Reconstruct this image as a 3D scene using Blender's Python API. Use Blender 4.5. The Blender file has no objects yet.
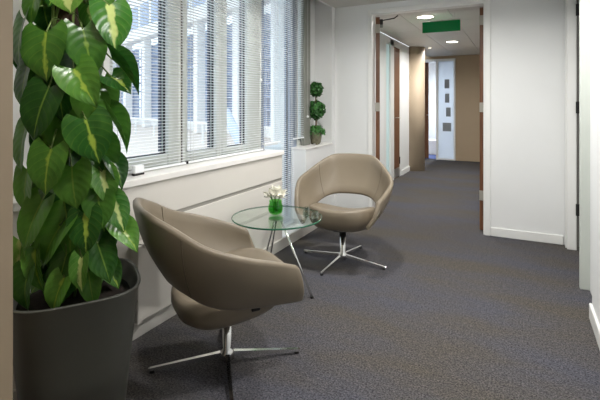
import bpy, bmesh, math, random
from mathutils import Vector, Matrix, Quaternion
random.seed(7)
S = bpy.context.scene
COL = S.collection
PI = math.pi

# ------------------------------------------------------------------ camera, sky, lights, exposure
YAW = math.radians(26.9)
EYE = 1.25
FPX, HOR = 433.0, 104.0
cam_d = bpy.data.cameras.new('camera')
cam = bpy.data.objects.new('camera', cam_d); COL.objects.link(cam)
cam.location = (0, 0, EYE)
cam.rotation_euler = (PI/2, 0, YAW)
cam_d.sensor_width = 36.0
cam_d.lens = FPX/600*36
cam_d.shift_y = -(200-HOR)/600
cam_d.clip_start = 0.02
S.camera = cam

W = bpy.data.worlds.new('overcast_sky'); S.world = W
W.use_nodes = True
wn = W.node_tree.nodes; wl = W.node_tree.links
bg = wn['Background']; bg.inputs['Strength'].default_value = 1.55
tc = wn.new('ShaderNodeTexCoord'); nz = wn.new('ShaderNodeTexNoise'); rp = wn.new('ShaderNodeValToRGB')
nz.inputs['Scale'].default_value = 1.6; nz.inputs['Detail'].default_value = 4
rp.color_ramp.elements[0].position = .3; rp.color_ramp.elements[0].color = (1.02, 1.10, 1.24, 1)
rp.color_ramp.elements[1].position = .7; rp.color_ramp.elements[1].color = (1.3, 1.34, 1.40, 1)
wl.new(tc.outputs['Generated'], nz.inputs['Vector']); wl.new(nz.outputs['Fac'], rp.inputs['Fac']); wl.new(rp.outputs['Color'], bg.inputs['Color'])

S.view_settings.view_transform = 'Standard'
S.view_settings.look = 'None'
S.view_settings.gamma = 1.0
S.view_settings.use_curve_mapping = False
S.view_settings.exposure = 0.0
LAMP_POWER = 22.0            # watts of each recessed ceiling lamp
CEIL = 2.32
S.cycles.use_denoising = True
S.cycles.max_bounces = 10
S.cycles.transparent_max_bounces = 24

# ------------------------------------------------------------------ helpers
FWD = Vector((-math.sin(YAW), math.cos(YAW), 0)); RGT = Vector((math.cos(YAW), math.sin(YAW), 0)); UP = Vector((0, 0, 1))
def at(px, py, d):
    return Vector((0, 0, EYE)) + FWD*d + RGT*((px-300)/FPX*d) + UP*((HOR-py)/FPX*d)

def link(o, parent=None):
    COL.objects.link(o)
    if parent is not None: o.parent = parent
    return o
def obj(name, bm, mat, parent=None, smooth=False):
    me = bpy.data.meshes.new(name)
    bmesh.ops.recalc_face_normals(bm, faces=bm.faces)
    if smooth:
        for f in bm.faces: f.smooth = True
    bm.to_mesh(me); bm.free()
    if mat: me.materials.append(mat)
    return link(bpy.data.objects.new(name, me), parent)
def inst(name, me, parent=None):
    return link(bpy.data.objects.new(name, me), parent)
def tag(o, label=None, cat=None, group=None, kind=None):
    if label: o['label'] = label
    if cat: o['category'] = cat
    if group: o['group'] = group
    if kind: o['kind'] = kind
    return o
def thing(name, label, cat, loc=(0, 0, 0), rz=0, group=None):
    o = bpy.data.objects.new(name, None); o.empty_display_size = .1
    COL.objects.link(o); o.location = loc; o.rotation_euler = (0, 0, rz)
    return tag(o, label, cat, group)
def struct(name, label, cat, bm=None, mat=None, loc=(0, 0, 0)):
    if bm is None:
        o = bpy.data.objects.new(name, None); COL.objects.link(o); o.location = loc
    else: o = obj(name, bm, mat)
    return tag(o, label, cat, kind='structure')
def add_box(bm, x0, x1, y0, y1, z0, z1, bev=0.0, seg=1):
    r = bmesh.ops.create_cube(bm, size=1.0)
    vs = r['verts']
    for v in vs:
        v.co = Vector((x0 if v.co.x < 0 else x1, y0 if v.co.y < 0 else y1, z0 if v.co.z < 0 else z1))
    if bev > 0:
        es = {e for v in vs for e in v.link_edges}
        bmesh.ops.bevel(bm, geom=list(es), offset=bev, segments=seg, affect='EDGES', profile=.5)
def box(*a, **k):
    bm = bmesh.new(); add_box(bm, *a, **k); return bm
def boxes(lst, bev=0.0):
    bm = bmesh.new()
    for b in lst: add_box(bm, *b, bev=bev)
    return bm
def add_loft(bm, rings, closed=True, cap0=True, cap1=True):
    rv = [[bm.verts.new(p) for p in r] for r in rings]
    n = len(rings[0])
    for a, b in zip(rv, rv[1:]):
        for i in range(n if closed else n-1):
            j = (i+1) % n
            bm.faces.new((a[i], a[j], b[j], b[i]))
    if closed and cap0: bm.faces.new(rv[0][::-1])
    if closed and cap1: bm.faces.new(rv[-1])
    return rv
def circ(r, z, n=32, cx=0, cy=0):
    return [(cx+r*math.cos(2*PI*i/n), cy+r*math.sin(2*PI*i/n), z) for i in range(n)]
def lathe(prof, n=32, cap0=True, cap1=True, cx=0, cy=0):
    bm = bmesh.new(); add_loft(bm, [circ(max(r, 1e-4), z, n, cx, cy) for r, z in prof], True, cap0, cap1); return bm
def add_tube(bm, pts, rad, n=10):
    pts = [Vector(p) for p in pts]
    rads = rad if isinstance(rad, (list, tuple)) else [rad]*len(pts)
    rings = []
    t0 = (pts[1]-pts[0]).normalized()
    u = t0.orthogonal().normalized()
    for i, p in enumerate(pts):
        t = (pts[min(i+1, len(pts)-1)]-pts[max(i-1, 0)]).normalized()
        u = (u - t*u.dot(t)).normalized(); v = t.cross(u)
        rings.append([p+(u*math.cos(2*PI*k/n)+v*math.sin(2*PI*k/n))*rads[i] for k in range(n)])
    add_loft(bm, rings)
def tube(pts, rad, n=10):
    bm = bmesh.new(); add_tube(bm, pts, rad, n); return bm
def catmull(P, sub):
    P = [Vector(p) for p in P]; out = []
    for i in range(len(P)-1):
        p0 = P[i-1] if i > 0 else P[i]*2-P[i+1]
        p1, p2 = P[i], P[i+1]
        p3 = P[i+2] if i+2 < len(P) else P[i+1]*2-P[i]
        for k in range(sub):
            t = k/sub
            out.append(.5*((2*p1)+(p2-p0)*t+(2*p0-5*p1+4*p2-p3)*t*t+(3*p1-p0-3*p2+p3)*t**3))
    out.append(P[-1]); return out

# ------------------------------------------------------------------ materials
def srgb(r, g, b):
    f = lambda c: (c/255/12.92) if c/255 <= .04045 else ((c/255+.055)/1.055)**2.4
    return (f(r), f(g), f(b), 1)
def mat(name, col, rough=.5, metal=0.0, var=.04, scale=6.0, bump=0.0, bscale=200.0, spec=.5, coat=0.0):
    m = bpy.data.materials.new(name); m.use_nodes = True
    nt = m.node_tree; n = nt.nodes; l = nt.links; b = n['Principled BSDF']
    b.inputs['Roughness'].default_value = rough; b.inputs['Metallic'].default_value = metal
    b.inputs['Specular IOR Level'].default_value = spec
    b.inputs['Coat Weight'].default_value = coat
    t = n.new('ShaderNodeTexCoord')
    nz = n.new('ShaderNodeTexNoise'); nz.inputs['Scale'].default_value = scale; nz.inputs['Detail'].default_value = 4
    l.new(t.outputs['Object'], nz.inputs['Vector'])
    r = n.new('ShaderNodeValToRGB')
    r.color_ramp.elements[0].position = .3; r.color_ramp.elements[1].position = .7
    r.color_ramp.elements[0].color = tuple(c*(1-var) for c in col[:3])+(1,)
    r.color_ramp.elements[1].color = tuple(min(1, c*(1+var)) for c in col[:3])+(1,)
    l.new(nz.outputs['Fac'], r.inputs['Fac']); l.new(r.outputs['Color'], b.inputs['Base Color'])
    if bump > 0:
        n2 = n.new('ShaderNodeTexNoise'); n2.inputs['Scale'].default_value = bscale; n2.inputs['Detail'].default_value = 3
        l.new(t.outputs['Object'], n2.inputs['Vector'])
        bp = n.new('ShaderNodeBump'); bp.inputs['Strength'].default_value = bump; bp.inputs['Distance'].default_value = .002
        l.new(n2.outputs['Fac'], bp.inputs['Height']); l.new(bp.outputs['Normal'], b.inputs['Normal'])
    return m
def glass_mat(name, tint, gloss=1.0, rough=0.0, ior=1.5):
    m = bpy.data.materials.new(name); m.use_nodes = True
    n = m.node_tree.nodes; l = m.node_tree.links; n.remove(n['Principled BSDF'])
    tr = n.new('ShaderNodeBsdfTransparent'); tr.inputs['Color'].default_value = tint
    gl = n.new('ShaderNodeBsdfGlossy'); gl.inputs['Roughness'].default_value = rough; gl.inputs['Color'].default_value = (gloss, gloss, gloss, 1)
    fr = n.new('ShaderNodeFresnel'); fr.inputs['IOR'].default_value = ior
    mx = n.new('ShaderNodeMixShader')
    ge = n.new('ShaderNodeNewGeometry'); mu = n.new('ShaderNodeMath'); mu.operation = 'MULTIPLY'; iv = n.new('ShaderNodeMath'); iv.operation = 'SUBTRACT'
    iv.inputs[0].default_value = 1.0; l.new(ge.outputs['Backfacing'], iv.inputs[1])       # reflect only where the ray enters the glass
    l.new(fr.outputs['Fac'], mu.inputs[0]); l.new(iv.outputs[0], mu.inputs[1]); l.new(mu.outputs[0], mx.inputs['Fac']); l.new(tr.outputs[0], mx.inputs[1]); l.new(gl.outputs[0], mx.inputs[2])
    l.new(mx.outputs[0], n['Material Output'].inputs['Surface'])
    return m
def emit_mat(name, col, strength):
    m = bpy.data.materials.new(name); m.use_nodes = True
    b = m.node_tree.nodes['Principled BSDF']
    b.inputs['Base Color'].default_value = col
    b.inputs['Emission Color'].default_value = col; b.inputs['Emission Strength'].default_value = strength
    return m
def frosted_mat(name, col, mixf=.5):
    m = bpy.data.materials.new(name); m.use_nodes = True
    n = m.node_tree.nodes; l = m.node_tree.links; n.remove(n['Principled BSDF'])
    t = n.new('ShaderNodeBsdfTranslucent'); t.inputs['Color'].default_value = col
    d = n.new('ShaderNodeBsdfDiffuse'); d.inputs['Color'].default_value = col
    mx = n.new('ShaderNodeMixShader'); mx.inputs['Fac'].default_value = mixf
    l.new(t.outputs[0], mx.inputs[1]); l.new(d.outputs[0], mx.inputs[2]); l.new(mx.outputs[0], n['Material Output'].inputs['Surface'])
    return m
def carpet_mat():
    m = bpy.data.materials.new('carpet'); m.use_nodes = True
    n = m.node_tree.nodes; l = m.node_tree.links; b = n['Principled BSDF']
    b.inputs['Roughness'].default_value = .95; b.inputs['Specular IOR Level'].default_value = .15
    t = n.new('ShaderNodeTexCoord')
    def noise(scale, det, rough=.5, vec=None):
        x = n.new('ShaderNodeTexNoise'); x.inputs['Scale'].default_value = scale; x.inputs['Detail'].default_value = det; x.inputs['Roughness'].default_value = rough
        l.new(vec or t.outputs['Object'], x.inputs['Vector']); return x
    mp = n.new('ShaderNodeMapping'); mp.inputs['Scale'].default_value = (.6, 1.6, 1); mp.inputs['Rotation'].default_value = (0, 0, .25)
    l.new(t.outputs['Object'], mp.inputs['Vector'])
    big = noise(1.5, 3, .55, mp.outputs['Vector'])
    r1 = n.new('ShaderNodeValToRGB'); e = r1.color_ramp.elements
    e[0].position = .36; e[0].color = srgb(76, 74, 72); e[1].position = .62; e[1].color = srgb(72, 74, 84)
    l.new(big.outputs['Fac'], r1.inputs['Fac'])
    fine = noise(120, 3, .75)
    r2 = n.new('ShaderNodeValToRGB'); e = r2.color_ramp.elements
    e[0].position = .33; e[0].color = (.22, .22, .24, 1); e[1].position = .68; e[1].color = (2.1, 1.98, 1.78, 1)
    l.new(fine.outputs['Fac'], r2.inputs['Fac'])
    mid = noise(38, 3, .6)
    r3 = n.new('ShaderNodeValToRGB'); e = r3.color_ramp.elements
    e[0].position = .3; e[0].color = (.82, .82, .84, 1); e[1].position = .7; e[1].color = (1.16, 1.14, 1.1, 1)
    l.new(mid.outputs['Fac'], r3.inputs['Fac'])
    m1 = n.new('ShaderNodeMix'); m1.data_type = 'RGBA'; m1.blend_type = 'MULTIPLY'; m1.inputs['Factor'].default_value = 1
    m2 = n.new('ShaderNodeMix'); m2.data_type = 'RGBA'; m2.blend_type = 'MULTIPLY'; m2.inputs['Factor'].default_value = 1
    l.new(r1.outputs['Color'], m1.inputs['A']); l.new(r2.outputs['Color'], m1.inputs['B'])
    l.new(m1.outputs['Result'], m2.inputs['A']); l.new(r3.outputs['Color'], m2.inputs['B'])
    l.new(m2.outputs['Result'], b.inputs['Base Color'])
    bp = n.new('ShaderNodeBump'); bp.inputs['Strength'].default_value = .7; bp.inputs['Distance'].default_value = .004
    l.new(fine.outputs['Fac'], bp.inputs['Height']); l.new(bp.outputs['Normal'], b.inputs['Normal'])
    return m
def wood_mat(name, c1, c2):
    m = mat(name, c1, .4)
    n = m.node_tree.nodes; l = m.node_tree.links
    t = n.new('ShaderNodeTexCoord'); mp = n.new('ShaderNodeMapping'); mp.inputs['Scale'].default_value = (30, 30, 1.5)
    nz = n.new('ShaderNodeTexNoise'); nz.inputs['Scale'].default_value = 2; nz.inputs['Detail'].default_value = 5
    r = n.new('ShaderNodeValToRGB'); r.color_ramp.elements[0].position = .35; r.color_ramp.elements[1].position = .65
    r.color_ramp.elements[0].color = c1; r.color_ramp.elements[1].color = c2
    l.new(t.outputs['Object'], mp.inputs['Vector']); l.new(mp.outputs['Vector'], nz.inputs['Vector']); l.new(nz.outputs['Fac'], r.inputs['Fac'])
    l.new(r.outputs['Color'], n['Principled BSDF'].inputs['Base Color'])
    return m
def leaf_mat(name, dark, light, stripe_col, stripe):
    m = bpy.data.materials.new(name); m.use_nodes = True
    n = m.node_tree.nodes; l = m.node_tree.links; b = n['Principled BSDF']
    b.inputs['Roughness'].default_value = .28; b.inputs['Specular IOR Level'].default_value = .42
    uv = n.new('ShaderNodeUVMap'); uv.uv_map = 'UVMap'
    sp = n.new('ShaderNodeSeparateXYZ'); l.new(uv.outputs['UV'], sp.inputs['Vector'])
    def mth(op, a, b_=None):
        x = n.new('ShaderNodeMath'); x.operation = op
        for i, v in enumerate((a, b_)):
            if v is None: continue
            if isinstance(v, (int, float)): x.inputs[i].default_value = v
            else: l.new(v, x.inputs[i])
        return x.outputs[0]
    au = mth('ABSOLUTE', mth('SUBTRACT', sp.outputs['X'], .5))            # 0 at midrib, .5 at margin
    oi = n.new('ShaderNodeObjectInfo')
    nz = n.new('ShaderNodeTexNoise'); nz.noise_dimensions = '4D'; nz.inputs['Scale'].default_value = 3.5; nz.inputs['Detail'].default_value = 3
    l.new(uv.outputs['UV'], nz.inputs['Vector']); l.new(mth('MULTIPLY', oi.outputs['Random'], 40), nz.inputs['W'])
    base = n.new('ShaderNodeMix'); base.data_type = 'RGBA'; base.inputs['A'].default_value = dark; base.inputs['B'].default_value = light
    l.new(mth('ADD', mth('MULTIPLY', nz.outputs['Fac'], .9), mth('MULTIPLY', mth('SUBTRACT', oi.outputs['Random'], .55), 1.1)), base.inputs['Factor'])
    # variegated band along the midrib, ragged
    d = mth('ADD', au, mth('MULTIPLY', mth('SUBTRACT', nz.outputs['Fac'], .5), .45))
    mr = n.new('ShaderNodeMapRange'); mr.inputs['From Min'].default_value = stripe; mr.inputs['From Max'].default_value = stripe+.06
    mr.inputs['To Min'].default_value = .85; mr.inputs['To Max'].default_value = 0; l.new(d, mr.inputs['Value'])
    rib = n.new('ShaderNodeMapRange'); rib.inputs['From Min'].default_value = .012; rib.inputs['From Max'].default_value = .03
    rib.inputs['To Min'].default_value = .75; rib.inputs['To Max'].default_value = 0; l.new(au, rib.inputs['Value'])
    vein = mth('SINE', mth('MULTIPLY', mth('SUBTRACT', sp.outputs['Y'], mth('MULTIPLY', mth('POWER', au, 1.3), .9)), 40))
    mx = n.new('ShaderNodeMix'); mx.data_type = 'RGBA'; mx.inputs['B'].default_value = stripe_col
    l.new(mth('MAXIMUM', mr.outputs[0], rib.outputs[0]), mx.inputs['Factor']); l.new(base.outputs['Result'], mx.inputs['A'])
    vr = n.new('ShaderNodeMapRange'); vr.inputs['From Min'].default_value = .82; vr.inputs['From Max'].default_value = 1.0; vr.inputs['To Max'].default_value = .09; l.new(vein, vr.inputs['Value'])
    base2 = n.new('ShaderNodeMix'); base2.data_type = 'RGBA'; base2.inputs['B'].default_value = stripe_col
    l.new(vr.outputs[0], base2.inputs['Factor']); l.new(base.outputs['Result'], base2.inputs['A']); l.new(base2.outputs['Result'], mx.inputs['A'])
    l.new(mx.outputs['Result'], b.inputs['Base Color'])
    bp = n.new('ShaderNodeBump'); bp.inputs['Strength'].default_value = .16; bp.inputs['Distance'].default_value = .002
    l.new(vein, bp.inputs['Height']); l.new(bp.outputs['Normal'], b.inputs['Normal'])
    tr = n.new('ShaderNodeBsdfTranslucent'); l.new(mx.outputs['Result'], tr.inputs['Color'])
    ms = n.new('ShaderNodeMixShader'); ms.inputs['Fac'].default_value = .22
    l.new(b.outputs[0], ms.inputs[1]); l.new(tr.outputs[0], ms.inputs[2]); l.new(ms.outputs[0], n['Material Output'].inputs['Surface'])
    return m

M = dict(
    white=mat('white_paint', srgb(230, 231, 230), .6, var=.012, scale=2),
    trimw=mat('white_gloss_paint', srgb(232, 232, 229), .4, var=.012, scale=2),
    cream=mat('cream_casing', srgb(213, 209, 202), .55, var=.012, scale=2),
    sill=mat('sill_laminate', srgb(236, 234, 230), .3, var=.01),
    skirt=mat('skirting_paint', srgb(206, 203, 196), .45, var=.015),
    taupe=mat('taupe_paint', srgb(176, 156, 130), .65, var=.02, scale=2),
    nib=mat('dark_taupe_paint', srgb(152, 135, 112), .65, var=.02, scale=2),
    tauped=mat('taupe_column', srgb(184, 166, 142), .6, var=.03, scale=3),
    ceiling=mat('ceiling_metal', srgb(196, 193, 186), .5, var=.015, bump=.05, bscale=300),
    gap=mat('shadow_gap', srgb(92, 90, 86), .7),
    carpet=carpet_mat(),
    bluecarpet=mat('blue_carpet', srgb(70, 84, 128), .95, var=.2, scale=90),
    leather=mat('taupe_leather', srgb(125, 114, 97), .42, var=.04, scale=5, bump=.12, bscale=420, spec=.4),
    seam=mat('leather_seam', srgb(96, 85, 70), .6),
    chrome=mat('polished_steel', (.78, .78, .77, 1), .14, 1.0, var=.02),
    blackmetal=mat('black_metal', srgb(30, 29, 28), .4, .3),
    steel=mat('brushed_steel', (.62, .61, .58, 1), .35, 1.0, var=.05),
    hinge=mat('satin_hinge', srgb(172, 168, 158), .4, .3),
    frame=mat('window_frame', srgb(212, 216, 210), .4, var=.015),
    jambgrey=mat('grey_white_jamb', srgb(200, 205, 198), .5, var=.012),
    frameblue=mat('blue_grey_frame', srgb(142, 154, 172), .4, var=.02),
    framed=mat('window_frame_grey', srgb(128, 130, 122), .45, var=.02),
    framen=mat('navy_outer_frame', srgb(58, 66, 88), .4, var=.03),
    slat=mat('blind_slat', srgb(238, 241, 243), .35, var=.01),
    cord=mat('blind_cord', srgb(214, 214, 210), .7),
    pot=mat('planter_resin', srgb(73, 73, 67), .42, var=.06, scale=3, spec=.4),
    soil=mat('soil', srgb(40, 32, 26), .95, var=.4, scale=60, bump=.8, bscale=90),
    moss=mat('coir_pole', srgb(62, 45, 34), .95, var=.4, scale=50, bump=1, bscale=120),
    stem=mat('plant_stem', srgb(96, 118, 54), .5, var=.15, scale=20),
    radiator=mat('radiator_enamel', srgb(206, 202, 194), .4, var=.01),
    strip=mat('grey_strip', srgb(148, 145, 138), .5),
    wood=wood_mat('walnut_veneer', srgb(92, 58, 38), srgb(122, 82, 54)),
    tableglass=glass_mat('table_glass', (.93, .975, .95, 1), ior=1.5),
    glassedge=mat('glass_edge_green', srgb(44, 104, 78), .1, var=.1),
    pane=glass_mat('window_glass', (.90, .95, .97, 1), ior=1.45),
    clear=glass_mat('clear_glass', (.78, .84, .81, 1), ior=2.6),
    vase=glass_mat('green_glass', (.42, .86, .34, 1), ior=1.55),
    water=glass_mat('vase_water', (.55, .85, .45, 1), ior=1.33),
    petal=mat('white_petal', srgb(246, 244, 232), .55, var=.03, scale=30),
    fstem=mat('flower_stem', srgb(78, 128, 52), .5, var=.1),
    foliage=mat('topiary_leaf', srgb(50, 100, 42), .5, var=.75, scale=60),
    foliage2=mat('trailing_leaf', srgb(70, 124, 60), .5, var=.4, scale=45),
    trunk=mat('topiary_trunk', srgb(96, 72, 50), .8, var=.25, scale=40),
    stonepot=mat('stone_pot', srgb(116, 112, 92), .8, var=.3, scale=35, bump=.6, bscale=80),
    lamp=emit_mat('lamp_lens', (1.0, .94, .82, 1), 9.0),
    sign=None,
    frost=frosted_mat('frosted_glass', (.84, .89, .94, 1)),
    frostteal=frosted_mat('frosted_screen', (.74, .86, .85, 1)),
    square=mat('grey_film', srgb(140, 146, 150), .6),
    extwhite=mat('render_white', srgb(240, 240, 238), .7, var=.02),
    terrace=mat('pale_paving', srgb(226, 214, 202), .8, var=.06, scale=2.5),
    extglass=mat('blue_glazing', srgb(158, 174, 200), .35, var=.12, scale=.8),
    louvre=mat('louvre_blue', srgb(158, 172, 198), .4, var=.06),
    soffit=mat('soffit_grey', srgb(206, 210, 220), .6, var=.03),
    extrail=mat('pale_rail', srgb(196, 208, 222), .4),
)
sg = emit_mat('sign_green', srgb(0, 100, 48), .25); sg.node_tree.nodes['Principled BSDF'].inputs['Roughness'].default_value = .25; M['sign'] = sg
LEAF = [leaf_mat('leaf_green', srgb(30, 74, 22), srgb(84, 132, 48), srgb(120, 150, 60), -.05),
        leaf_mat('leaf_variegated', srgb(36, 84, 26), srgb(98, 148, 56), srgb(160, 184, 70), .0),
        leaf_mat('leaf_pale', srgb(50, 104, 30), srgb(120, 166, 70), srgb(196, 208, 130), .06)]

# ------------------------------------------------------------------ setting: floor, ceiling, walls
BACK = 4.49          # face of the wall with the double door
END = 10.1           # far end of the corridor beyond
struct('floor', 'dark grey-blue flecked carpet covering the lounge and corridor', 'floor', box(-2.4, .9, -2.6, 10.15, -.1, 0), M['carpet'])
c = struct('ceiling', 'pale grey metal tiled ceiling over lounge and corridor', 'ceiling', box(-1.86, .9, -2.6, 10.15, CEIL+.012, CEIL+.14), M['gap'])
def tiles(x0, x1, y0, y1, nx, ny, z, parent, m, name='tile'):
    w = (x1-x0)/nx; d = (y1-y0)/ny
    me = None
    for i in range(nx):
        for j in range(ny):
            if me is None:
                o = obj(name, box(-w/2+.003, w/2-.003, -d/2+.003, d/2-.003, 0, .0125, bev=.002), m, parent); me = o.data
            else: o = inst(name, me, parent)
            o.location = (x0+(i+.5)*w, y0+(j+.5)*d, z)
tiles(-1.84, .38, -2.6, BACK-.005, 4, 12, CEIL, c, M['ceiling'], 'ceiling_tile')
tiles(-1.84, .38, BACK+.14, END, 4, 9, CEIL, c, M['ceiling'], 'ceiling_tile')

# double-door wall
wb = struct('wall_back', 'white wall around the open double doors', 'wall', boxes([
    (-2.42, -1.434, BACK, BACK+.12, 0, CEIL+.3), (-.29, .37, BACK, BACK+.12, 0, CEIL+.3), (-1.434, -.29, BACK, BACK+.12, 2.235, CEIL+.3),
    (.37, .9, BACK, BACK+.12, 0, CEIL+.3)]), M['white'])
bb = struct('baseboard_back', 'white skirting board along the wall right of the double doors', 'baseboard',
            boxes([(-.245, .345, BACK-.016, BACK, 0, .082)], bev=.004), M['trimw'])
# architrave and lining of the double door opening
tr1 = struct('trim_1', 'white timber frame lining the double door opening', 'door frame')
obj('architrave_left', box(-1.455, -1.430, BACK-.016, BACK, 0, 2.26, bev=.003), M['trimw'], tr1)
obj('architrave_right', box(-.296, -.248, BACK-.018, BACK, 0, 2.26, bev=.003), M['trimw'], tr1)
obj('architrave_head', box(-1.43, -.296, BACK-.016, BACK, 2.226, 2.26, bev=.003), M['trimw'], tr1)
obj('lining_left', box(-1.434, -1.414, BACK+.001, BACK+.119, 0, 2.226), M['trimw'], tr1)
obj('lining_right', box(-.31, -.29, BACK+.001, BACK+.119, 0, 2.226), M['trimw'], tr1)
obj('lining_head', box(-1.414, -.31, BACK+.001, BACK+.119, 2.215, 2.235), M['trimw'], tr1)
def door_leaf(name, label, hx, hy, ang, width, side, closer=False):
    o = struct(name, label, 'door', loc=(hx, hy, 0)); o.rotation_euler = (0, 0, ang)
    # local: leaf runs along +y, thickness in x
    t0, t1 = (0, .044) if side > 0 else (-.044, 0)
    obj('leaf', box(t0, t1, 0.004, width, .008, 2.205, bev=.002), M['wood'], o)
    for z in (.30, 1.17, 2.03):
        obj('hinge', box(t0-.002 if side < 0 else t0-.014, t1+.014 if side < 0 else t1+.002, -.006, .02, z, z+.095, bev=.002), M['hinge'], o)
    if closer:
        obj('closer', box(t1, t1+.035, .05, .26, 2.13, 2.19, bev=.004), M['blackmetal'], o)
        obj('closer_arm', tube([(t1+.03, .16, 2.195), (t1+.16, .10, 2.205), (t1+.19, -.02, 2.208)], .007, 8), M['blackmetal'], o, True)
    return o
door_leaf('door_1', 'walnut door leaf standing open on the left of the doorway', -1.410, BACK+.128, math.atan(.30), .54, 1, True)
door_leaf('door_2', 'walnut door leaf standing open on the right of the doorway', -.309, BACK+.128, 0, .54, -1)

# right-hand wall, with a white flush door in a projecting frame
struct('wall_right', 'white wall on the right of the lounge', 'wall', boxes([(.376, .6, -2.6, 3.02, 0, CEIL), (.420, .6, 3.02, 3.46, 0, CEIL), (.50, .6, 3.46, BACK, 0, CEIL)]), M['white'])
struct('baseboard_right', 'white skirting board along the right wall', 'baseboard', boxes([(.361, .376, -2.6, 3.02, 0, .09)], bev=.004), M['trimw'])
tr2 = struct('trim_2', 'grey-white frame of the door in the right wall', 'door frame')
obj('jamb_near', box(.363, .499, 3.462, 3.50, 0, 2.26, bev=.003), M['jambgrey'], tr2)
obj('jamb_far', box(.364, .434, 4.36, BACK-.001, 0, 2.26, bev=.003), M['trimw'], tr2)
obj('gap_shade', box(.434, .449, 4.352, 4.36, 0, 2.26), M['gap'], tr2)  # dark strip coloured as the shade in the gap beside the door
obj('stop_bead', box(.355, .364, 4.40, BACK-.018, 0, 2.26, bev=.002), M['trimw'], tr2)
obj('head', box(.364, .499, 3.501, 4.359, 2.22, 2.26, bev=.003), M['trimw'], tr2)
d3 = struct('door_3', 'white flush door closed in the right wall', 'door')
obj('leaf', box(.455, .497, 3.505, 4.352, .008, 2.215, bev=.002), M['white'], d3)
for z in (.30, .47, 1.17, 2.0):
    if z == .47: continue
    obj('hinge', box(.426, .453, 4.338, 4.3515, z, z+.10, bev=.002), M['blackmetal'], d3)
obj('handle', tube([(.455, 3.57, 1.02), (.41, 3.57, 1.02), (.405, 3.60, 1.02), (.405, 3.69, 1.02)], .009, 8), M['steel'], d3, True)

# closing walls behind the photographer and the taupe nib beside the planter
struct('wall_rear', 'white end wall of the lounge behind the viewpoint', 'wall', box(-2.4, .9, -2.7, -2.6, 0, CEIL+.3), M['white'])
struct('wall_nib', 'taupe wall end at the left edge beside the planter', 'wall', box(-2.4, -1.058, .48, .60, 0, CEIL), M['nib'])

# window wall: pier, casing below the sill, box ledge, nib
struct('wall_left', 'white window wall with pier behind the climbing plant', 'wall', boxes([
    (-2.4, -1.95, .6, 1.60, .86, CEIL+.3), (-2.4, -2.08, .6, 3.28, 0, .86), (-2.4, -1.84, 4.40, BACK, 0, CEIL+.3),
    (-2.3, -2.08, 3.74, 4.40, 0, .82), (-2.4, -2.045, 4.091, 4.40, .826, CEIL+.3), (-2.3, -1.6, -2.6, .47, 0, CEIL+.3), (-2.3, -1.86, .6, BACK, CEIL+.3, CEIL+.4)]), M['white'])
struct('trim_3', 'white bulkhead edge of the ceiling above the window recess', 'trim', box(-1.86, -1.842, .6, 4.40, CEIL-.004, CEIL+.3), M['white'])
wc = struct('wall_casing', 'cream boxed casing wall under the window sill', 'wall')
obj('upper_panel', box(-2.08, -1.835, .6, 3.28, .612, .835, bev=.002), M['cream'], wc)
obj('lower_panel', box(-2.08, -1.835, .6, 3.28, .0, .588, bev=.002), M['cream'], wc)
obj('groove_strip', box(-2.07, -1.84, .6, 3.275, .588, .612), M['strip'], wc)
struct('window_sill', 'long white window sill below the blinds', 'sill', box(-2.08, -1.818, .6, 3.285, .812, .85, bev=.004), M['sill'])
bx = struct('wall_ledge', 'white boxed ledge in the window recess beneath the topiary', 'ledge')
obj('body', box(-2.075, -1.835, 3.74, 4.395, 0, .808, bev=.003), M['white'], bx)
obj('top', box(-2.075, -1.826, 3.735, 4.395, .808, .825, bev=.003), M['sill'], bx)
struct('baseboard_left', 'pale grey skirting board under the windows', 'baseboard', box(-1.834, -1.818, .605, 4.395, 0, .092, bev=.003), M['skirt'])
struct('baseboard_threshold', 'low white upstand below the full-length blind', 'trim', box(-2.07, -1.836, 3.285, 3.735, 0, .09), M['trimw'])

# ------------------------------------------------------------------ windows
def window(n, label, y0, y1, l, r, z0, rail, dark_r=0.0, x=-2.03, mt='frame'):
    o = struct('window_%d' % n, label, 'window')
    zt = CEIL+.28
    obj('stile', box(x-.035, x+.035, y0, y0+l, z0, zt, bev=.003), M[mt], o)
    obj('stile', box(x-.035, x+.035, y1-r, y1, z0, zt, bev=.003), M[mt], o)
    obj('bottom_rail', box(x-.03, x+.03, y0+l, y1-r, z0, z0+rail, bev=.003), M[mt], o)
    obj('top_rail', box(x-.03, x+.03, y0+l, y1-r, zt-.06, zt, bev=.003), M[mt], o)
    obj('gasket', boxes([(x-.008, x+.008, y0+l, y0+l+.004, z0+rail, zt-.06), (x-.008, x+.008, y1-r-.004, y1-r, z0+rail, zt-.06),
                         (x-.012, x+.012, y0+l, y1-r, z0+rail, z0+rail+.005)]), M['blackmetal'], o)
    obj('pane', box(x-.006, x+.006, y0+l, y1-r, z0+rail, zt-.06), M['pane'], o)
    if dark_r > 0:
        obj('outer_mullion', box(x-.034, x-.018, y1-r-dark_r, y1-r-.006, z0+rail+.006, zt-.061), M['framen'], o)
    return o
window(1, 'wide window pane nearest the climbing plant', 1.60, 2.196, .06, .116, .85, .085, .02)
window(2, 'narrow window between two wide pale mullions', 2.21, 2.635, .05, .065, .85, .075, .022)
window(3, 'window with a slanting rail outside, third along', 2.64, 3.185, .06, .21, .85, .07, .012)
window(4, 'tall glazed bay past the end of the sill', 3.19, 3.86, .05, .14, .09, .06, 0, -2.03, 'frameblue')
window(5, 'slim window beside the topiary ledge', 3.865, 4.09, .03, .05, .825, .06, 0, -2.03, 'frame')
obj('reveal', box(-1.99, -1.952, 3.945, 4.088, .826, CEIL+.28, bev=.002), M['framed'], bpy.data.objects['window_5'])

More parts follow.
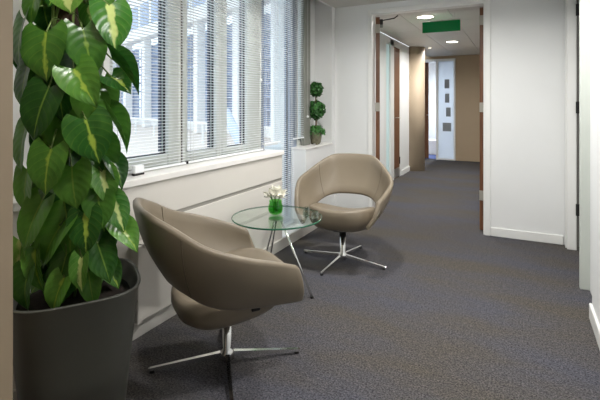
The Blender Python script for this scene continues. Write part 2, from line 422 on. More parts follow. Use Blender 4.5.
obj('mullion_joint', box(-2.05, -1.996, 2.196, 2.21, .85, CEIL+.28), M['gap'], bpy.data.objects['window_2'])
obj('mullion_joint', box(-2.05, -1.996, 3.1855, 3.1895, .85, CEIL+.28), M['gap'], bpy.data.objects['window_4'])
# venetian blinds: each slat a piece of its own
PITCH = .0190
def blind(label, y0, y1, z0, z1, x=-1.965, cap='slat'):
    o = thing('venetian_blind', label, 'blind', (x, (y0+y1)/2, z0), 0, 'white venetian blinds along the window wall')
    L = (y1-y0)/2-.004
    bm = bmesh.new(); prof = [(-.0105, -.0014), (0, .0012), (.0105, -.0014)]
    top = [[bm.verts.new((px, s*L, pz)) for px, pz in prof] for s in (-1, 1)]
    bot = [[bm.verts.new((px, s*L, pz-.0006)) for px, pz in prof] for s in (-1, 1)]
    for k in range(2):
        bm.faces.new((top[0][k], top[0][k+1], top[1][k+1], top[1][k])); bm.faces.new((bot[0][k], bot[1][k], bot[1][k+1], bot[0][k+1]))
    for q in (0, 2): bm.faces.new((top[0][q], top[1][q], bot[1][q], bot[0][q]))
    n = int((z1-z0-.05)/PITCH); me = None
    for i in range(n):
        if me is None: s = obj('slat', bm, M['slat'], o); me = s.data
        else: s = inst('slat', me, o)
        s.location = (0, 0, .03+i*PITCH); s.rotation_euler = (0, math.radians(-5+random.uniform(-1.2, 1.2)), 0)
    obj('bottom_rail', box(-.012, .012, -L, L, .004, .017, bev=.003), M['slat'], o)
    obj('head_rail', box(-.016, .016, -L, L, z1-z0-.02, z1-z0+.015), M['slat'], o)
    nl = max(2, int(2*L/.30)+1)
    for q in range(nl):
        yy = -L+.05+(2*L-.10)*q/(nl-1)
        obj('ladder_cord', boxes([(-.0125, -.0115, yy-.0015, yy+.0015, .017, z1-z0), (.0115, .0125, yy-.0015, yy+.0015, .017, z1-z0)]), M['cord'], o)
    for s in (-1, 1):
        obj('end_cap', box(-.0125, .0125, s*L-.004 if s < 0 else s*L, s*L if s < 0 else s*L+.0035, .002, .019), M[cap], o)
    return o
ZT = CEIL+.27
blind('white venetian blind over the wide pane nearest the climbing plant', 1.62, 2.198, .852, ZT)
blind('white venetian blind over the two middle windows, ending at a dark cap', 2.214, 3.17, .852, ZT, cap='blackmetal')
blind('white venetian blind at the end of the long sill', 3.18, 3.46, .895, ZT)
blind('full-length white venetian blind reaching down past the end of the sill', 3.47, 3.73, .10, ZT)
blind('short white venetian blind over the slim window beside the topiary', 3.745, 3.94, .90, ZT)

sb = thing('sill_clip', 'small white block with dark base on the sill below the first blind', 'clip', at(135, 172.5, 2.45), .05)
sb.location = (-1.915, 1.76, .85)
obj('base', box(-.012, .012, -.038, .038, 0, .012, bev=.002), M['blackmetal'], sb)
obj('block', box(-.014, .014, -.036, .036, .0122, .056, bev=.004), M['slat'], sb)
# cord pull buttons
for (yy, zz, lab) in ((4.00, 1.12, 'round white cord button hanging beside the topiary window'), (3.10, 1.45, 'small white cord pull hanging before the third window')):
    p = thing('cord_pull', lab, 'blind cord', (-1.94, yy, zz))
    obj('cord', tube([(0, 0, .012), (0, 0, ZT-zz-.01)], .0015, 6), M['cord'], p)
    obj('bead', lathe([(.0, -.014), (.010, -.008), (.012, 0), (.008, .010), (.003, .014)], 12), M['slat'], p, True)

# flat panel radiator under the sill
rd = thing('radiator', 'flat pale panel radiator under the sill behind the near chair', 'radiator', (-1.812, 1.63, .10))
obj('panel', box(-.02, .03, .03, .50, 0, .40, bev=.004), M['radiator'], rd)
obj('side_cover', box(-.021, .038, 0, .03, -.005, .405, bev=.003), M['radiator'], rd)
obj('side_cover', box(-.021, .038, .50, .53, -.005, .405, bev=.003), M['radiator'], rd)
obj('top_grille', box(-.021, .036, .03, .50, .401, .409), M['radiator'], rd)
obj('valve', tube([(-.005, -.005, .06), (-.005, -.03, .06), (-.005, -.03, -.01)], .009, 8), M['steel'], rd, True)

# ------------------------------------------------------------------ corridor beyond the doors
struct('wall_corridor_left', 'white corridor wall beside the glazed screen beyond the doors', 'wall', boxes([
    (-2.0, -1.85, BACK+.12, 6.60, 0, CEIL), (-2.0, -1.85, 7.50, 8.17, 0, CEIL), (-2.0, -1.85, 6.60, 7.50, 2.27, CEIL), (-2.1, -1.98, 8.17, END, 0, CEIL)]), M['white'])
sc = struct('window_6', 'white framed glazed screen in the left corridor wall', 'window')
obj('frame', boxes([(-1.90, -1.8485, 6.50, 6.61, 0, 2.29), (-1.90, -1.8485, 6.86, 7.08, 0, 2.29), (-1.90, -1.8485, 7.45, 7.56, 0, 2.29), (-1.90, -1.8485, 6.61, 7.45, 2.20, 2.29)], bev=.002), M['trimw'], sc)
obj('pane', box(-1.885, -1.875, 6.61, 6.86, .02, 2.2), M['frostteal'], sc)
d4 = struct('door_4', 'walnut door with steel kick plate in the left corridor wall', 'door')
obj('leaf', box(-1.89, -1.85, 7.085, 7.445, .01, 2.195), M['wood'], d4)
obj('kick_plate', box(-1.85, -1.847, 7.09, 7.44, .02, .17), M['steel'], d4)
obj('hinge', box(-1.85, -1.84, 7.43, 7.452, .22, .34), M['blackmetal'], d4)
obj('handle', tube([(-1.85, 7.14, 1.02), (-1.80, 7.14, 1.02), (-1.795, 7.17, 1.02), (-1.795, 7.26, 1.02)], .009, 8), M['steel'], d4, True)
struct('baseboard_corridor', 'white skirting board at the corridor screen end', 'baseboard', box(-1.85, -1.832, 7.57, 8.17, 0, .09, bev=.003), M['trimw'])
colm = tag(obj('column', lathe([(.20, 0), (.20, CEIL)], 40, cx=0, cy=0), M['tauped'], None, True), 'round taupe column in the corridor beside the frosted panel', 'column')
colm.location = (-1.80, 8.36, 0)
struct('wall_corridor_right', 'white right-hand wall of the corridor beyond the doors', 'wall', box(.38, .5, BACK+.12, END, 0, CEIL), M['white'])
struct('wall_end', 'taupe wall at the far end of the corridor', 'wall', boxes([(-1.27, .5, END, END+.1, 0, CEIL+.14), (-2.6, -1.98, END, END+.1, 0, CEIL+.14), (-1.98, -1.27, END, END+.1, 2.26, CEIL+.14)]), M['taupe'])
struct('baseboard_end', 'taupe skirting board at the foot of the far corridor wall', 'baseboard', box(-1.26, .38, END-.014, END, 0, .085, bev=.003), M['taupe'])
fp = struct('window_7', 'frosted glass panel with grey squares beside the far door', 'window')
obj('frame', boxes([(-1.68, -1.635, END-.03, END+.09, 0, 2.26), (-1.30, -1.265, END-.03, END+.09, 0, 2.26), (-1.98, -1.30, END-.028, END+.09, 2.21, 2.26), (-1.635, -1.30, END-.03, END+.09, 0, .03)], bev=.002), M['trimw'], fp)
obj('pane', box(-1.635, -1.30, END+.02, END+.03, .03, 2.21), M['frost'], fp)
for (x0, x1, z0, z1) in ((-1.50, -1.40, 1.60, 1.80), (-1.49, -1.40, 1.28, 1.48), (-1.47, -1.37, .97, 1.17), (-1.54, -1.36, .64, .83)):
    obj('square', box(x0, x1, END+.012, END+.02, z0, z1), M['square'], fp)
d5 = struct('door_5', 'dark walnut door standing open at the corridor end', 'door')
obj('leaf', box(-1.975, -1.86, END+.05, END+.09, .01, 2.2), M['wood'], d5)
obj('handle', tube([(-1.88, END+.05, 1.0), (-1.88, END-.005, 1.0), (-1.85, END-.01, 1.0), (-1.79, END-.01, 1.0)], .010, 8), M['steel'], d5, True)
# office beyond the end door
struct('wall_office', 'white walls of the bright office beyond the corridor', 'wall', boxes([(-2.9, -2.8, END+.1, 13.2, 0, 2.46), (-.7, -.6, END+.1, 13.2, 0, 2.46), (-2.9, -.6, 13.2, 13.3, 0, 2.46), (-2.9, -.6, END+.1, 13.3, 2.46, 2.55)]), M['white'])
struct('floor_office', 'blue carpet of the office beyond the corridor', 'floor', box(-2.8, -.7, END+.05, 13.2, -.05, .004), M['bluecarpet'])
struct('baseboard_office', 'white skirting board of the office beyond', 'baseboard', boxes([(-2.8, -.7, 13.18, 13.2, .004, .14)]), M['trimw'])

# ------------------------------------------------------------------ recessed ceiling lamps and exit sign
def downlight(label, x, y, z=CEIL, r=.10, power=None, group='recessed round ceiling lamps', col=(1.0, .982, .955)):
    o = thing('downlight', label, 'ceiling lamp', (x, y, z), 0, group)
    obj('trim_ring', lathe([(r*1.14, 0), (r*1.14, -.006), (r*1.0, -.010), (r*.96, -.004), (r*.96, 0)], 32, False, False), M['hinge'], o, True)
    obj('lens', lathe([(r*.97, -.001), (r*.97, -.005), (r*.6, -.007)], 32), M['lamp'], o)
    ld = bpy.data.lights.new('downlight_light', 'AREA'); ld.shape = 'DISK'; ld.size = r*1.7
    ld.energy = LAMP_POWER if power is None else power; ld.color = col; ld.spread = math.radians(165)
    lo = bpy.data.objects.new('downlight_light', ld); COL.objects.link(lo); lo.parent = o; lo.location = (0, 0, -.02)
    return o
downlight('round ceiling lamp just above the green hanging sign', -1.03, 5.42, power=LAMP_POWER*1.5)
downlight('round ceiling lamp deeper in the corridor past the green sign', -1.03, 7.78, power=LAMP_POWER*1.5)
downlight('small round spot lamp in front of the taupe column', -1.52, 8.45, r=.035, power=2)
downlight('round ceiling lamp above the far chair', -1.03, 3.06)
downlight('round ceiling lamp above the planter and near chair', -1.12, .80, power=8)
downlight('round ceiling lamp over the walkway before the double doors', -.15, 3.06)
downlight('round ceiling lamp over the walkway beside the near chair', -.10, 1.45)
downlight('unseen lamp added to brighten the office beyond the corridor', -1.7, 11.6, 2.46, power=80, col=(.86, .92, 1.0))  # added out of view, stands in for the cool daylight of the office

es = thing('exit_sign', 'green rectangular hanging sign below the corridor ceiling', 'sign', (-.826, 5.30, 2.098))
obj('panel', box(-.215, .215, -.008, .008, 0, .128, bev=.002), M['sign'], es)
obj('top_rail', box(-.218, .218, -.012, .012, .128, .137, bev=.002), M['steel'], es)
for s in (-.15, .15): obj('hanger', tube([(s, 0, .137), (s, 0, CEIL-2.098)], .003, 6), M['steel'], es)

# ------------------------------------------------------------------ outside: terrace and the wing opposite
struct('terrace', 'pale paved roof terrace outside the windows', 'terrace', box(-45, -2.12, 1.0, 45, -.12, -.02), M['terrace'])
A = Vector((-18.1, 17.1, 0)); B = Vector((-7.2, 12.45, 0)); fd = (B-A).normalized(); fang = math.atan2(fd.y, fd.x)
wing = thing('office_wing', 'white and blue glazed office wing across the terrace', 'building', A, fang)
# local: x along the facade (towards the right), y away from us
obj('upper_wall', box(-14, 18, .9, 1.2, 5.1, 12.0), M['extwhite'], wing)
obj('fascia', box(-14, 18, -.3, 0, 4.75, 5.35, bev=.02), M['extwhite'], wing)
obj('soffit', box(-14, 18, 0, .9, 5.02, 5.1), M['soffit'], wing)
obj('plinth', box(-14, 18, .75, 1.05, 0, .35), M['extwhite'], wing)
COLS = [-12, -9, -6, -3, 0, 3.1, 6.15, 9.4, 11.85, 14.6]
for i, cx in enumerate(COLS):
    obj('column', box(cx-.2, cx+.2, -.1, .3, 0, 4.75, bev=.02), M['extwhite'], wing)
    if i+1 < len(COLS):
        nx_ = COLS[i+1]; top = 4.2 if i % 2 else 3.5
        p_ = obj('glazing', box(cx+.2, nx_-.2, .80, .86, .35, 4.6), M['extglass'], wing)
        w3 = (nx_-cx-.4)/3
        for q in range(1, 3): obj('mullion', box(cx+.2+w3*q-.04, cx+.2+w3*q+.04, .72, .80, .35, 4.6), M['louvre'], wing)
        for q in range(7): obj('louvre', box(cx+.22, nx_-.22, .45, .75, 1.0+q*.48, 1.06+q*.48), M['louvre'], wing)
for lv in range(3):
    for q in range(18):
        obj('upper_window', box(-13.6+q*1.75, -12.3+q*1.75, .86, .9, 5.9+lv*2.0, 7.3+lv*2.0), M['extglass'], wing)
rail = thing('terrace_railing', 'white handrail running across the terrace before the wing', 'railing', A-Vector((0, 2.4, 0)), fang)
obj('handrail', box(-10, 16, -.03, .03, .62, .68), M['extwhite'], rail)
for q in range(14): obj('post', box(-10+q*2-.025, -10+q*2+.025, -.025, .025, -.02, .62), M['extwhite'], rail)
sl = thing('slanted_duct', 'pale blue slanting duct standing on the terrace outside', 'duct', (0, 0, 0))
obj('tube', tube([at(225, 112, 10.6), at(233, 128, 10.3), at(240, 141, 10.0), at(241, 146.5, 9.9)], .13, 12), M['extrail'], sl, True)
obj('foot', box(-.2, .2, -.2, .2, 0, .1), M['extrail'], sl).location = (at(241, 149, 9.9).x, at(241, 149, 9.9).y, -.02)

# ------------------------------------------------------------------ tub chairs
def chair_meshes():
    T = [(.222, .330, .522), (.11, .366, .562), (-.05, .392, .612), (-.20, .350, .664), (-.325, .258, .742), (-.398, .178, .780), (-.422, .06, .788)]
    Bt = [(.272, .264, .352), (.13, .282, .368), (-.05, .290, .390), (-.17, .272, .424), (-.255, .205, .468), (-.295, .125, .484), (-.305, .045, .488)]
    mir = lambda L: L + [(x, -y, z) for x, y, z in reversed(L)]
    sub = 5
    Tc = catmull(mir(T), sub); Bc = catmull(mir(Bt), sub)
    n = len(Tc); th = .034; rings = []; inner = []
    for i in range(n):
        t = (Tc[min(i+1, n-1)]-Tc[max(i-1, 0)]); t.z = 0; t.normalize()
        out = Vector((-t.y, t.x, 0))
        if out.dot(Vector((Tc[i].x+.05, Tc[i].y, 0))) < 0: out = -out
        up = (Tc[i]-Bc[i]).normalized(); nrm = (out - up*out.dot(up)).normalized()
        H = (Tc[i]-Bc[i]).length
        ring = []
        for k in range(7):
            s = k/6; ring.append(Bc[i]+up*H*s+nrm*(.018*math.sin(PI*s)))
        for k in (1, 2, 3):
            a = PI*k/4; ring.append(Tc[i]-nrm*(th/2)+nrm*(th/2)*math.cos(a)+up*(th/2)*math.sin(a))
        for k in range(7):
            s = 1-k/6; ring.append(Bc[i]+up*H*s+nrm*(.018*math.sin(PI*s))-nrm*th)
        for k in (1, 2, 3):
            a = PI*k/4; ring.append(Bc[i]-nrm*(th/2)-nrm*(th/2)*math.cos(a)-up*(th/2)*math.sin(a))
        rings.append(ring); inner.append((ring, nrm))
    def endring(r, dirv):
        c = sum(r, Vector())/len(r); return [c+(p-c)*.985+dirv*0.010-(p-c).normalized()*.006 for p in r]
    d0 = (Tc[0]-Tc[1]).normalized(); d1 = (Tc[-1]-Tc[-2]).normalized()
    bm = bmesh.new(); add_loft(bm, [endring(rings[0], d0)]+rings+[endring(rings[-1], d1)])
    # seams: thin welts on the outside and inside of the shell
    def seam(i):
        r, nrm = inner[i]
        b = bmesh.new()
        add_tube(b, [r[k]+nrm*.0006 for k in range(0, 7)], .0018, 5)
        add_tube(b, [r[k]-nrm*.0006 for k in range(10, 17)], .0018, 5)
        return b
    seams = [seam(i) for i in (4*sub-2, n-1-4*sub+2)]
    # seat: bucket pad
    rg = []
    for z, k in ((.258, .30), (.262, .58), (.282, .80), (.315, .94), (.350, 1.0), (.368, 1.0), (.388, .955), (.396, .86), (.394, .62), (.386, .30)):
        ring = []
        for q in range(44):
            a = 2*PI*q/44; ca, sa = math.cos(a), math.sin(a); e = 2/2.7
            x = math.copysign(abs(ca)**e, ca)*.270*k; y = math.copysign(abs(sa)**e, sa)*.252*k
            zz = z + .11*x + (.9*y*y if z > .36 and k > .29 and z != .350 else 0) + (.05*max(0, x)**2/.08 if z > .36 and k > .29 and z != .350 else 0)
            ring.append((x+.015, y, zz))
        rg.append(ring)
    sbm = bmesh.new(); add_loft(sbm, rg)
    return bm, seams, sbm
def build_chair(label):
    o = thing('tub_chair', label, 'chair', group='taupe tub chairs')
    bm, seams, sbm = chair_meshes()
    sh = obj('backrest_shell', bm, M['leather'], o, True)
    for s_ in seams: obj('seam', s_, M['seam'], sh)
    obj('seat', sbm, M['leather'], o, True)
    obj('under_bracket', boxes([(-.03, .12, -.05, .05, .258, .285), (.03, .07, -.262, .262, .345, .365)], bev=.004), M['blackmetal'], o)
    obj('collar', lathe([(.028, .195), (.028, .25), (.05, .262)], 20), M['blackmetal'], o, True)
    cl = obj('pedestal', lathe([(.036, .022), (.036, .05), (.030, .062), (.0215, .075), (.0215, .20)], 24), M['chrome'], o, True)
    for k in range(4):
        a = PI/2*k
        b = bmesh.new()
        def sec(r, w, z0, z1): return [(r, -w, z0), (r, w, z0), (r, w*.8, z1), (r, -w*.8, z1)]
        add_loft(b, [sec(.025, .013, .034, .056), sec(.12, .0115, .027, .046), sec(.26, .010, .017, .032), sec(.355, .009, .011, .022), sec(.362, .007, .012, .020)])
        lg = obj('leg', b, M['chrome'], o); lg.rotation_euler = (0, 0, a)
        g = obj('glide', lathe([(.012, 0), (.012, .011)], 12), M['blackmetal'], lg); g.location = (.345, 0, 0)
    return o
def copy_tree(o, parent=None):
    c_ = o.copy(); COL.objects.link(c_)
    if parent: c_.parent = parent
    for ch in list(o.children): copy_tree(ch, c_)
    return c_
def place_chair(o, x, y, face, legs):
    o.location = (x, y, 0); o.rotation_euler = (0, 0, math.radians(face))
    k = 0
    for ch in o.children:
        if ch.name.startswith('leg'):
            ch.rotation_euler = (0, 0, math.radians(legs-face+90*k)); k += 1
ch1 = build_chair('taupe leather tub chair in the foreground beside the planter, seen from its side')
ch2 = copy_tree(ch1); ch2['label'] = 'taupe leather tub chair near the double doors, facing the viewer'
place_chair(ch1, -1.264, 1.710, 54, 40)
place_chair(ch2, -1.260, 3.238, -82, -5)

# ------------------------------------------------------------------ glass side table
TX, TY, TZ, TR = -1.488, 2.583, .48, .31
ct = thing('glass_table', 'round glass side table on three slim steel legs between the chairs', 'table', (TX, TY, 0))
obj('tabletop', lathe([(TR-.004, TZ-.010), (TR-.002, TZ-.008), (TR-.002, TZ-.002), (TR-.004, TZ)], 72), M['tableglass'], ct)
obj('glass_edge', lathe([(TR-.0035, TZ-.0105), (TR, TZ-.008), (TR, TZ-.002), (TR-.0035, TZ+.0005)], 72, False, False), M['glassedge'], ct, True)
feet = [at(312, 298, 2.789), at(262, 270, 541.25/(270-HOR)), at(270, 266, 541.25/(266-HOR)+.16)]
for i, f in enumerate(feet):
    f = Vector((f.x-TX, f.y-TY, .006)); dv = Vector((f.x, f.y, 0)).normalized()
    lg = obj('leg', tube([dv*.035+Vector((0, 0, TZ-.016)), f], [.008, .0075], 12), M['chrome'], ct, True)
    obj('foot', lathe([(.011, 0), (.011, .010)], 14), M['blackmetal'], lg).location = (f.x, f.y, 0)
obj('hub', lathe([(.055, TZ-.022), (.055, TZ-.0105)], 28), M['steel'], ct)

# vase with white flowers
vp = at(275.5, 214.0, (EYE-TZ)*FPX/(214.0-HOR))
VX, VY = vp.x, vp.y
VS = 1.45
vs = thing('flower_vase', 'small green glass vase holding white flowers on the glass table', 'vase', (VX, VY, TZ+.0008))
obj('glass', lathe([(.020, 0), (.030, .006), (.036, .022), (.035, .040), (.029, .055), (.031, .066), (.028, .066), (.026, .055), (.032, .040), (.033, .022), (.027, .009), (.0, .008)], 28, True, False), M['vase'], vs, True)
obj('water', lathe([(.026, .010), (.031, .022), (.030, .038)], 24), M['water'], vs, True)
def petal_mesh():
    bm = bmesh.new(); rows = []
    for i in range(6):
        v = i/5; w = .0105*math.sin(PI*min(1, .12+.88*v)**.8)+.0015
        row = []
        for u in (-1, 0, 1): row.append(bm.verts.new((u*w, .004+.013*math.sin(v*1.5)+.004*abs(u)*-1+.004*v*v, .033*v)))
        rows.append(row)
    for a, b in zip(rows, rows[1:]):
        for k in range(2): bm.faces.new((a[k], a[k+1], b[k+1], b[k]))
    return bm
pm = petal_mesh(); pme = None
heads = [(-.022, -.012, .096, -.35, -.2), (.004, -.020, .104, 0, -.3), (.028, -.006, .098, .4, -.1), (-.008, .018, .114, -.1, .25), (.020, .018, .110, .3, .3), (-.034, .010, .100, -.6, .15), (.002, .002, .122, .05, 0)]
fl_lab = ['leftmost low', 'front centre', 'right', 'rear left', 'rear right', 'far left leaning', 'tallest']
for i, (hx, hy, hz, tx, ty) in enumerate(heads):
    f = thing('white_flower', 'white flower in the green vase, the %s bloom' % fl_lab[i], 'flower', (VX, VY, TZ), 0, 'white flowers in the green vase')
    p = Vector((hx, hy, hz-.012))
    obj('stem', tube([(hx*.25, hy*.25, .014), (hx*.45, hy*.45, .06), p], .0020, 6), M['fstem'], f, True)
    rot = Matrix.Rotation(tx, 4, 'Y') @ Matrix.Rotation(-ty, 4, 'X')
    for k in range(7):
        if pme is None: pt = obj('petal', pm, M['petal'], f, True); pme = pt.data
        else: pt = inst('petal', pme, f)
        pt.matrix_local = Matrix.Translation(p) @ rot @ Matrix.Rotation(2*PI*k/7+i, 4, 'Z') @ Matrix.Rotation(-.25-.35*(k % 2), 4, 'X')
for o_ in [vs]+[x for x in COL.objects if x.name.startswith('white_flower')]: o_.scale = (VS, VS, VS)
# two clear glass tumblers at the table's right side
for (px, py, r, h, lab) in ((315, 220.5, .028, .062, 'small clear glass cup nearest the right edge of the glass table'), (306.5, 217, .025, .066, 'small clear glass cup just left of its twin on the glass table')):
    q = at(px, py, (EYE-TZ)*FPX/(py-HOR))
    g = thing('glass_cup', lab, 'cup', (q.x, q.y, TZ+.0008), 0, 'clear glass cups on the table')
    obj('bowl', lathe([(r*.8, 0), (r, h*.3), (r*.95, h*.75), (r*.8, h), (r*.74, h), (r*.88, h*.75), (r*.9, h*.3), (r*.7, h*.12)], 8, True, True), M['clear'], g)

# ------------------------------------------------------------------ topiary on the ledge
tp = thing('topiary', 'three-tier ball topiary in a mossy pot on the white ledge', 'plant', (-1.918, 4.15, .825))
def leaf_cloud(n, fn, size, rnd):
    bm = bmesh.new()
    for _ in range(n):
        p, nrm = fn(rnd)
        nrm = (nrm+Vector((rnd.gauss(0, .7), rnd.gauss(0, .7), rnd.gauss(0, .7)))).normalized()
        u = nrm.orthogonal().normalized(); u.rotate(Quaternion(nrm, rnd.uniform(0, 2*PI))); v = nrm.cross(u)
        s = size*rnd.uniform(.7, 1.25)
        a = bm.verts.new(p-u*s*.5); b = bm.verts.new(p+v*s*.32+nrm*s*.12); c_ = bm.verts.new(p+u*s*.6); d = bm.verts.new(p-v*s*.32+nrm*s*.12)
        bm.faces.new((a, b, c_)); bm.faces.new((a, c_, d))
    return bm
def ball(cz, r, n, sz):
    def fn(rnd):
        d = Vector((rnd.gauss(0, 1), rnd.gauss(0, 1), rnd.gauss(0, 1))).normalized()
        return Vector((0, 0, cz))+d*r*(rnd.uniform(.70, 1.10)), d
    return leaf_cloud(n, fn, sz, random.Random(int(cz*1000)))
rT = random.Random(3)
core = lambda cz, r: lathe([(r*math.sin(PI*k/8), cz-r*math.cos(PI*k/8)) for k in range(9)], 14)
for cz, r, n in ((.580, .072, 700), (.362, .094, 1000)):
    b_ = obj('foliage_ball', ball(cz, r, int(n*.6), .036), M['foliage'], tp); b_['kind'] = 'stuff'
    obj('core', core(cz, r*.74), M['foliage'], b_, True)
obj('trunk', tube([(0, 0, .10), (.004, 0, .25), (-.003, .002, .45), (0, 0, .56)], [.009, .008, .007, .006], 8), M['trunk'], tp, True)
obj('pot', lathe([(.036, .012), (.050, .016), (.060, .07), (.064, .128), (.059, .132), (.052, .124)], 24), M['stonepot'], tp, True)
for k in range(3):
    a = 2*PI*k/3-.9; obj('pot_foot', lathe([(.012, 0), (.015, .02)], 10, cx=.038*math.cos(a), cy=.038*math.sin(a)), M['stonepot'], tp)
def trail(rnd):
    a = rnd.uniform(0, 2*PI); r = rnd.uniform(.02, .095); h = .165-(max(0, r-.05)*1.6)*rnd.uniform(.2, 1.3)+rnd.uniform(-.012, .03)
    return Vector((r*math.cos(a), r*math.sin(a), h)), Vector((math.cos(a)*.7, math.sin(a)*.7, .7))
tl = obj('trailing_leaves', leaf_cloud(420, trail, .028, random.Random(5)), M['foliage2'], tp); tl['kind'] = 'stuff'
def sprig(rnd):
    s = rnd.random(); return Vector((.06+.05*s, -.03+.01*s, .165-.06*s))+Vector((rnd.gauss(0, .006), rnd.gauss(0, .006), rnd.gauss(0, .008))), Vector((.6, -.6, .4))
sp_ = obj('sprig', leaf_cloud(24, sprig, .026, random.Random(9)), M['foliage2'], tp); sp_['kind'] = 'stuff'

# ------------------------------------------------------------------ big climbing plant in its planter
PX, PY, PR, PH = -1.545, 1.112, .23, .56
POLE = RGT*-.035
pp = thing('potted_climber', 'tall heart-leaved climbing plant in a round dark grey planter', 'plant', (PX, PY, 0))
def sq_ring(h, z, n=72, e=3.4):
    out = []
    for q in range(n):
        a = 2*PI*q/n; ca, sa = math.cos(a), math.sin(a); k = (abs(ca)**e+abs(sa)**e)**(-1/e)*h
        out.append((k*math.cos(a+math.radians(-35)), k*math.sin(a+math.radians(-35)), z))
    return out
def sq_loft(prof):
    b = bmesh.new(); add_loft(b, [sq_ring(r, z) for r, z in prof]); return b
obj('pot', sq_loft([(.158, 0), (.168, .006), (.196, .28), (.221, PH-.03), (PR-.001, PH-.006), (PR, PH-.002), (PR-.003, PH), (PR-.010, PH), (PR-.013, PH-.004), (.195, .47)]), M['pot'], pp, True)
obj('soil', sq_loft([(.199, .485), (.15, .497), (.05, .505)]), M['soil'], pp, True)
obj('moss_pole', lathe([(.042, .49), (.043, 1.4), (.042, 2.05)], 16, cx=POLE.x, cy=POLE.y), M['moss'], pp, True)
rl = random.Random(21)
for k in range(7):                                             # climbing stems winding round the pole
    a0 = rl.uniform(0, 6.28); tw = rl.uniform(.5, 1.6); pts = []
    for i in range(14):
        z = .50+i*.115; a = a0+tw*(z-.5)*2; r = .052+.012*math.sin(i*1.7+k)
        pts.append((POLE.x+r*math.cos(a), POLE.y+r*math.sin(a), z))
    obj('stem', tube(catmull(pts, 3), .0055, 6), M['stem'], pp, True)
def leaf_mesh(fold, curl, wav, m):
    rows, cols = 10, 7
    bm = bmesh.new(); uvl = bm.loops.layers.uv.new('UVMap'); V = []
    hw = [(0, .36), (.06, .47), (.15, .545), (.28, .57), (.42, .55), (.57, .475), (.71, .36), (.83, .215), (.92, .085), (1.0, .004)]
    for i, (v, h) in enumerate(hw):
        row = []
        for j in range(cols):
            u = (j/(cols-1))*2-1
            x = u*h
            y = v-.5-.23*abs(u)**1.3*(1-v)**2.2
            z = fold*abs(u)*h - curl*(v-.25)**2*(1 if v > .25 else .4) + wav*math.sin(v*9+u*2)*.5*abs(u) - .10*(u*u)*h
            row.append((bm.verts.new((x, y, z)), (u*.5+.5, v)))
        V.append(row)
    for a, b in zip(V, V[1:]):
        for j in range(cols-1):
            f = bm.faces.new((a[j][0], a[j+1][0], b[j+1][0], b[j][0])); f.smooth = True
            for lp, q in zip(f.loops, (a[j], a[j+1], b[j+1], b[j])): lp[uvl].uv = q[1]
    # split the notch at the leaf base
    me = bpy.data.meshes.new('leaf'); bm.to_mesh(me); bm.free(); me.materials.append(m); return me
LM = [[leaf_mesh(f, c_, w, m) for f, c_, w in ((.22, .25, .03), (.40, .45, .04), (.12, .15, .05), (.75, .3, .03))] for m in LEAF]
def put_leaf(cw, tip, nrm, size, mi, vi, base=None, asp=1.0):
    tip = tip.normalized(); nrm = (nrm-tip*nrm.dot(tip)).normalized(); x = tip.cross(nrm)
    o = inst('leaf', LM[mi][vi], pp)
    R_ = Matrix((x, tip, nrm)).transposed().to_4x4()
    o.matrix_local = Matrix.Translation(cw-Vector((PX, PY, 0))) @ R_ @ Matrix.Diagonal((size*asp, size, size, 1))
    b = cw-tip*size*.5
    if base is not None:
        mid = (b+base)/2+Vector((0, 0, .025))
        obj('petiole', tube(catmull([base-Vector((PX, PY, 0)), mid-Vector((PX, PY, 0)), b-Vector((PX, PY, 0))], 3), .003, 5), M['stem'], pp, True)
def pole_pt(z, toward):
    d = Vector((toward.x-PX, toward.y-PY, 0)); d = d.normalized() if d.length > 1e-4 else -FWD
    return Vector((PX, PY, z))+POLE+d*.045
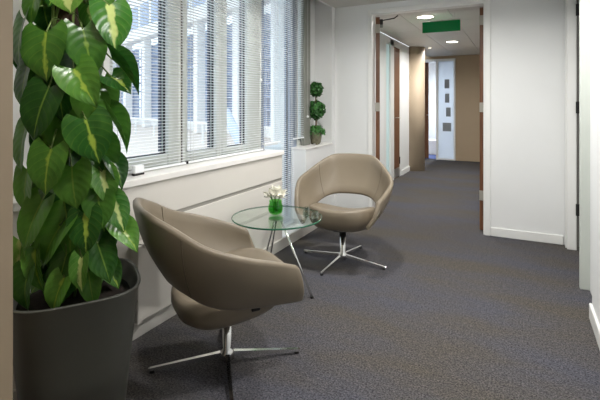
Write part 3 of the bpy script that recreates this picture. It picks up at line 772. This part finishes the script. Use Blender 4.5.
# the leaves that read clearly: centre (px, py), distance, width, length in px, tip angle in the image, sideways yaw, mix, shape
HERO = [(44, 56, 1.38, 53, 50, -88, -10, 1, 0), (88, 52, 1.42, 40, 52, -72, 20, 0, 0), (113, 27, 1.46, 32, 48, -75, 38, 2, 0), (94, 20, 1.47, 20, 34, -70, -40, 2, 1),
        (68, -2, 1.42, 46, 30, -80, 0, 2, 0), (127, 74, 1.44, 12, 46, -42, 62, 0, 3), (84, 86, 1.38, 40, 44, -55, 10, 1, 1), (38, 114, 1.36, 47, 54, -105, -8, 0, 0),
        (46, 172, 1.34, 44, 46, -95, -6, 1, 0), (92, 141, 1.36, 46, 46, -68, 12, 1, 0), (119, 131, 1.42, 14, 44, -52, 60, 0, 3), (73, 188, 1.36, 42, 42, -80, 0, 0, 0),
        (121, 83, 1.45, 22, 26, -30, 40, 1, 1), (85, 234, 1.37, 34, 40, -85, 8, 1, 0), (104, 263, 1.40, 28, 40, -65, 25, 0, 0), (128, 236, 1.45, 18, 34, -40, 50, 1, 1),
        (80, 276, 1.36, 20, 34, -90, 0, 2, 1), (30, 226, 1.36, 36, 52, -110, -15, 0, 0), (50, 242, 1.38, 36, 56, -120, -10, 0, 1), (118, 172, 1.46, 14, 32, -55, 55, 0, 1),
        (106, 188, 1.42, 22, 34, -70, 35, 2, 1), (32, 6, 1.42, 28, 40, -100, -20, 0, 0), (18, 44, 1.42, 26, 52, -95, -40, 0, 0), (118, 214, 1.44, 22, 36, -60, 40, 2, 0),
        (101, 4, 1.5, 22, 40, -65, 40, 0, 1), (66, 215, 1.40, 40, 36, -75, 0, 0, 2), (20, 262, 1.40, 28, 40, -85, -20, 2, 1), (36, 272, 1.38, 22, 44, -80, -10, 1, 1), (60, 278, 1.38, 26, 44, -100, 0, 0, 0),
        (24, 292, 1.36, 30, 40, -95, -20, 0, 1), (56, 296, 1.36, 26, 36, -110, -5, 1, 1), (112, 274, 1.46, 18, 30, -50, 40, 1, 1), (96, 112, 1.42, 34, 40, -60, 20, 0, 2),
        (22, 88, 1.42, 26, 44, -95, -35, 0, 0), (20, 150, 1.42, 24, 46, -95, -35, 0, 0), (64, 138, 1.44, 38, 44, -85, 0, 0, 0), (60, 100, 1.44, 36, 44, -80, 5, 0, 0),
        (24, 192, 1.40, 28, 44, -90, -25, 0, 0), (100, 210, 1.40, 30, 38, -75, 22, 0, 0), (104, 160, 1.46, 30, 40, -70, 30, 0, 1), (70, 252, 1.42, 34, 44, -85, 5, 0, 0),
        (91, 290, 1.42, 22, 34, -75, 15, 0, 0), (106, 238, 1.44, 24, 38, -70, 30, 0, 0), (108, 98, 1.48, 20, 36, -60, 40, 0, 1)]
for (px, py, d, wpx, hpx, ta, yaw, mi, vi) in HERO:
    d += .13; cw = at(px, py, d)
    a = math.radians(ta); y = math.radians(yaw)
    back = .22
    tip = RGT*math.cos(a)+UP*math.sin(a)-FWD*back
    nrm = -FWD*math.cos(y)+RGT*math.sin(y)+UP*.42
    size = hpx/FPX*d*1.02
    asp = min(1.2, max(.24, wpx/(hpx*1.16*max(.42, math.cos(y)))))
    if yaw >= 60: asp *= .55
    put_leaf(cw, tip, nrm, size, mi, vi, pole_pt(min(2.0, max(.60, cw.z+.10+size*.3)), cw), asp)
# the fill of the crown: leaves all round the pole
k = 0
for i in range(120):
    z = .62+1.40*((i+.5)/120)+rl.uniform(-.03, .03)
    a = i*2.399963+rl.uniform(-.3, .3); r = rl.uniform(.09, .165)
    dirv = Vector((math.cos(a), math.sin(a), 0))
    if dirv.dot(-FWD) > .15:
        if 1.46 < z < 1.66: continue                           # the pole shows here
        r = rl.uniform(.055, .10)
    if PX+dirv.x*r < -1.74: r *= .6
    if dirv.dot(RGT) > .3: r = min(r, .11)
    cw = Vector((PX, PY, z))+POLE+dirv*r
    tip = Vector((0, 0, -1))+dirv*rl.uniform(.1, .5)+Vector((rl.uniform(-.35, .35), rl.uniform(-.35, .35), 0))
    nrm = dirv+Vector((rl.uniform(-.35, .35), rl.uniform(-.35, .35), rl.uniform(.1, .5)))
    put_leaf(cw, tip, nrm, rl.uniform(.085, .145), rl.choice((0, 0, 0, 0, 1, 1, 2)), rl.choice((0, 1, 2)), pole_pt(min(2.0, z+.09), cw) if i % 2 == 0 else None)
for i in range(16):                                            # low leaves round the planter rim
    a = i*2*PI/16+rl.uniform(-.15, .15); dirv = Vector((math.cos(a), math.sin(a), 0)); r = rl.uniform(.10, .165)
    if PX+dirv.x*r < -1.70: r *= .5
    cw = Vector((PX, PY, rl.uniform(.57, .66)))+dirv*r
    put_leaf(cw, Vector((0, 0, -.8))+dirv*rl.uniform(.4, .9), dirv+Vector((0, 0, rl.uniform(.5, 1.0))), rl.uniform(.08, .115), rl.choice((0, 0, 1, 1, 2)), rl.choice((0, 1, 2)), pole_pt(.62, cw))
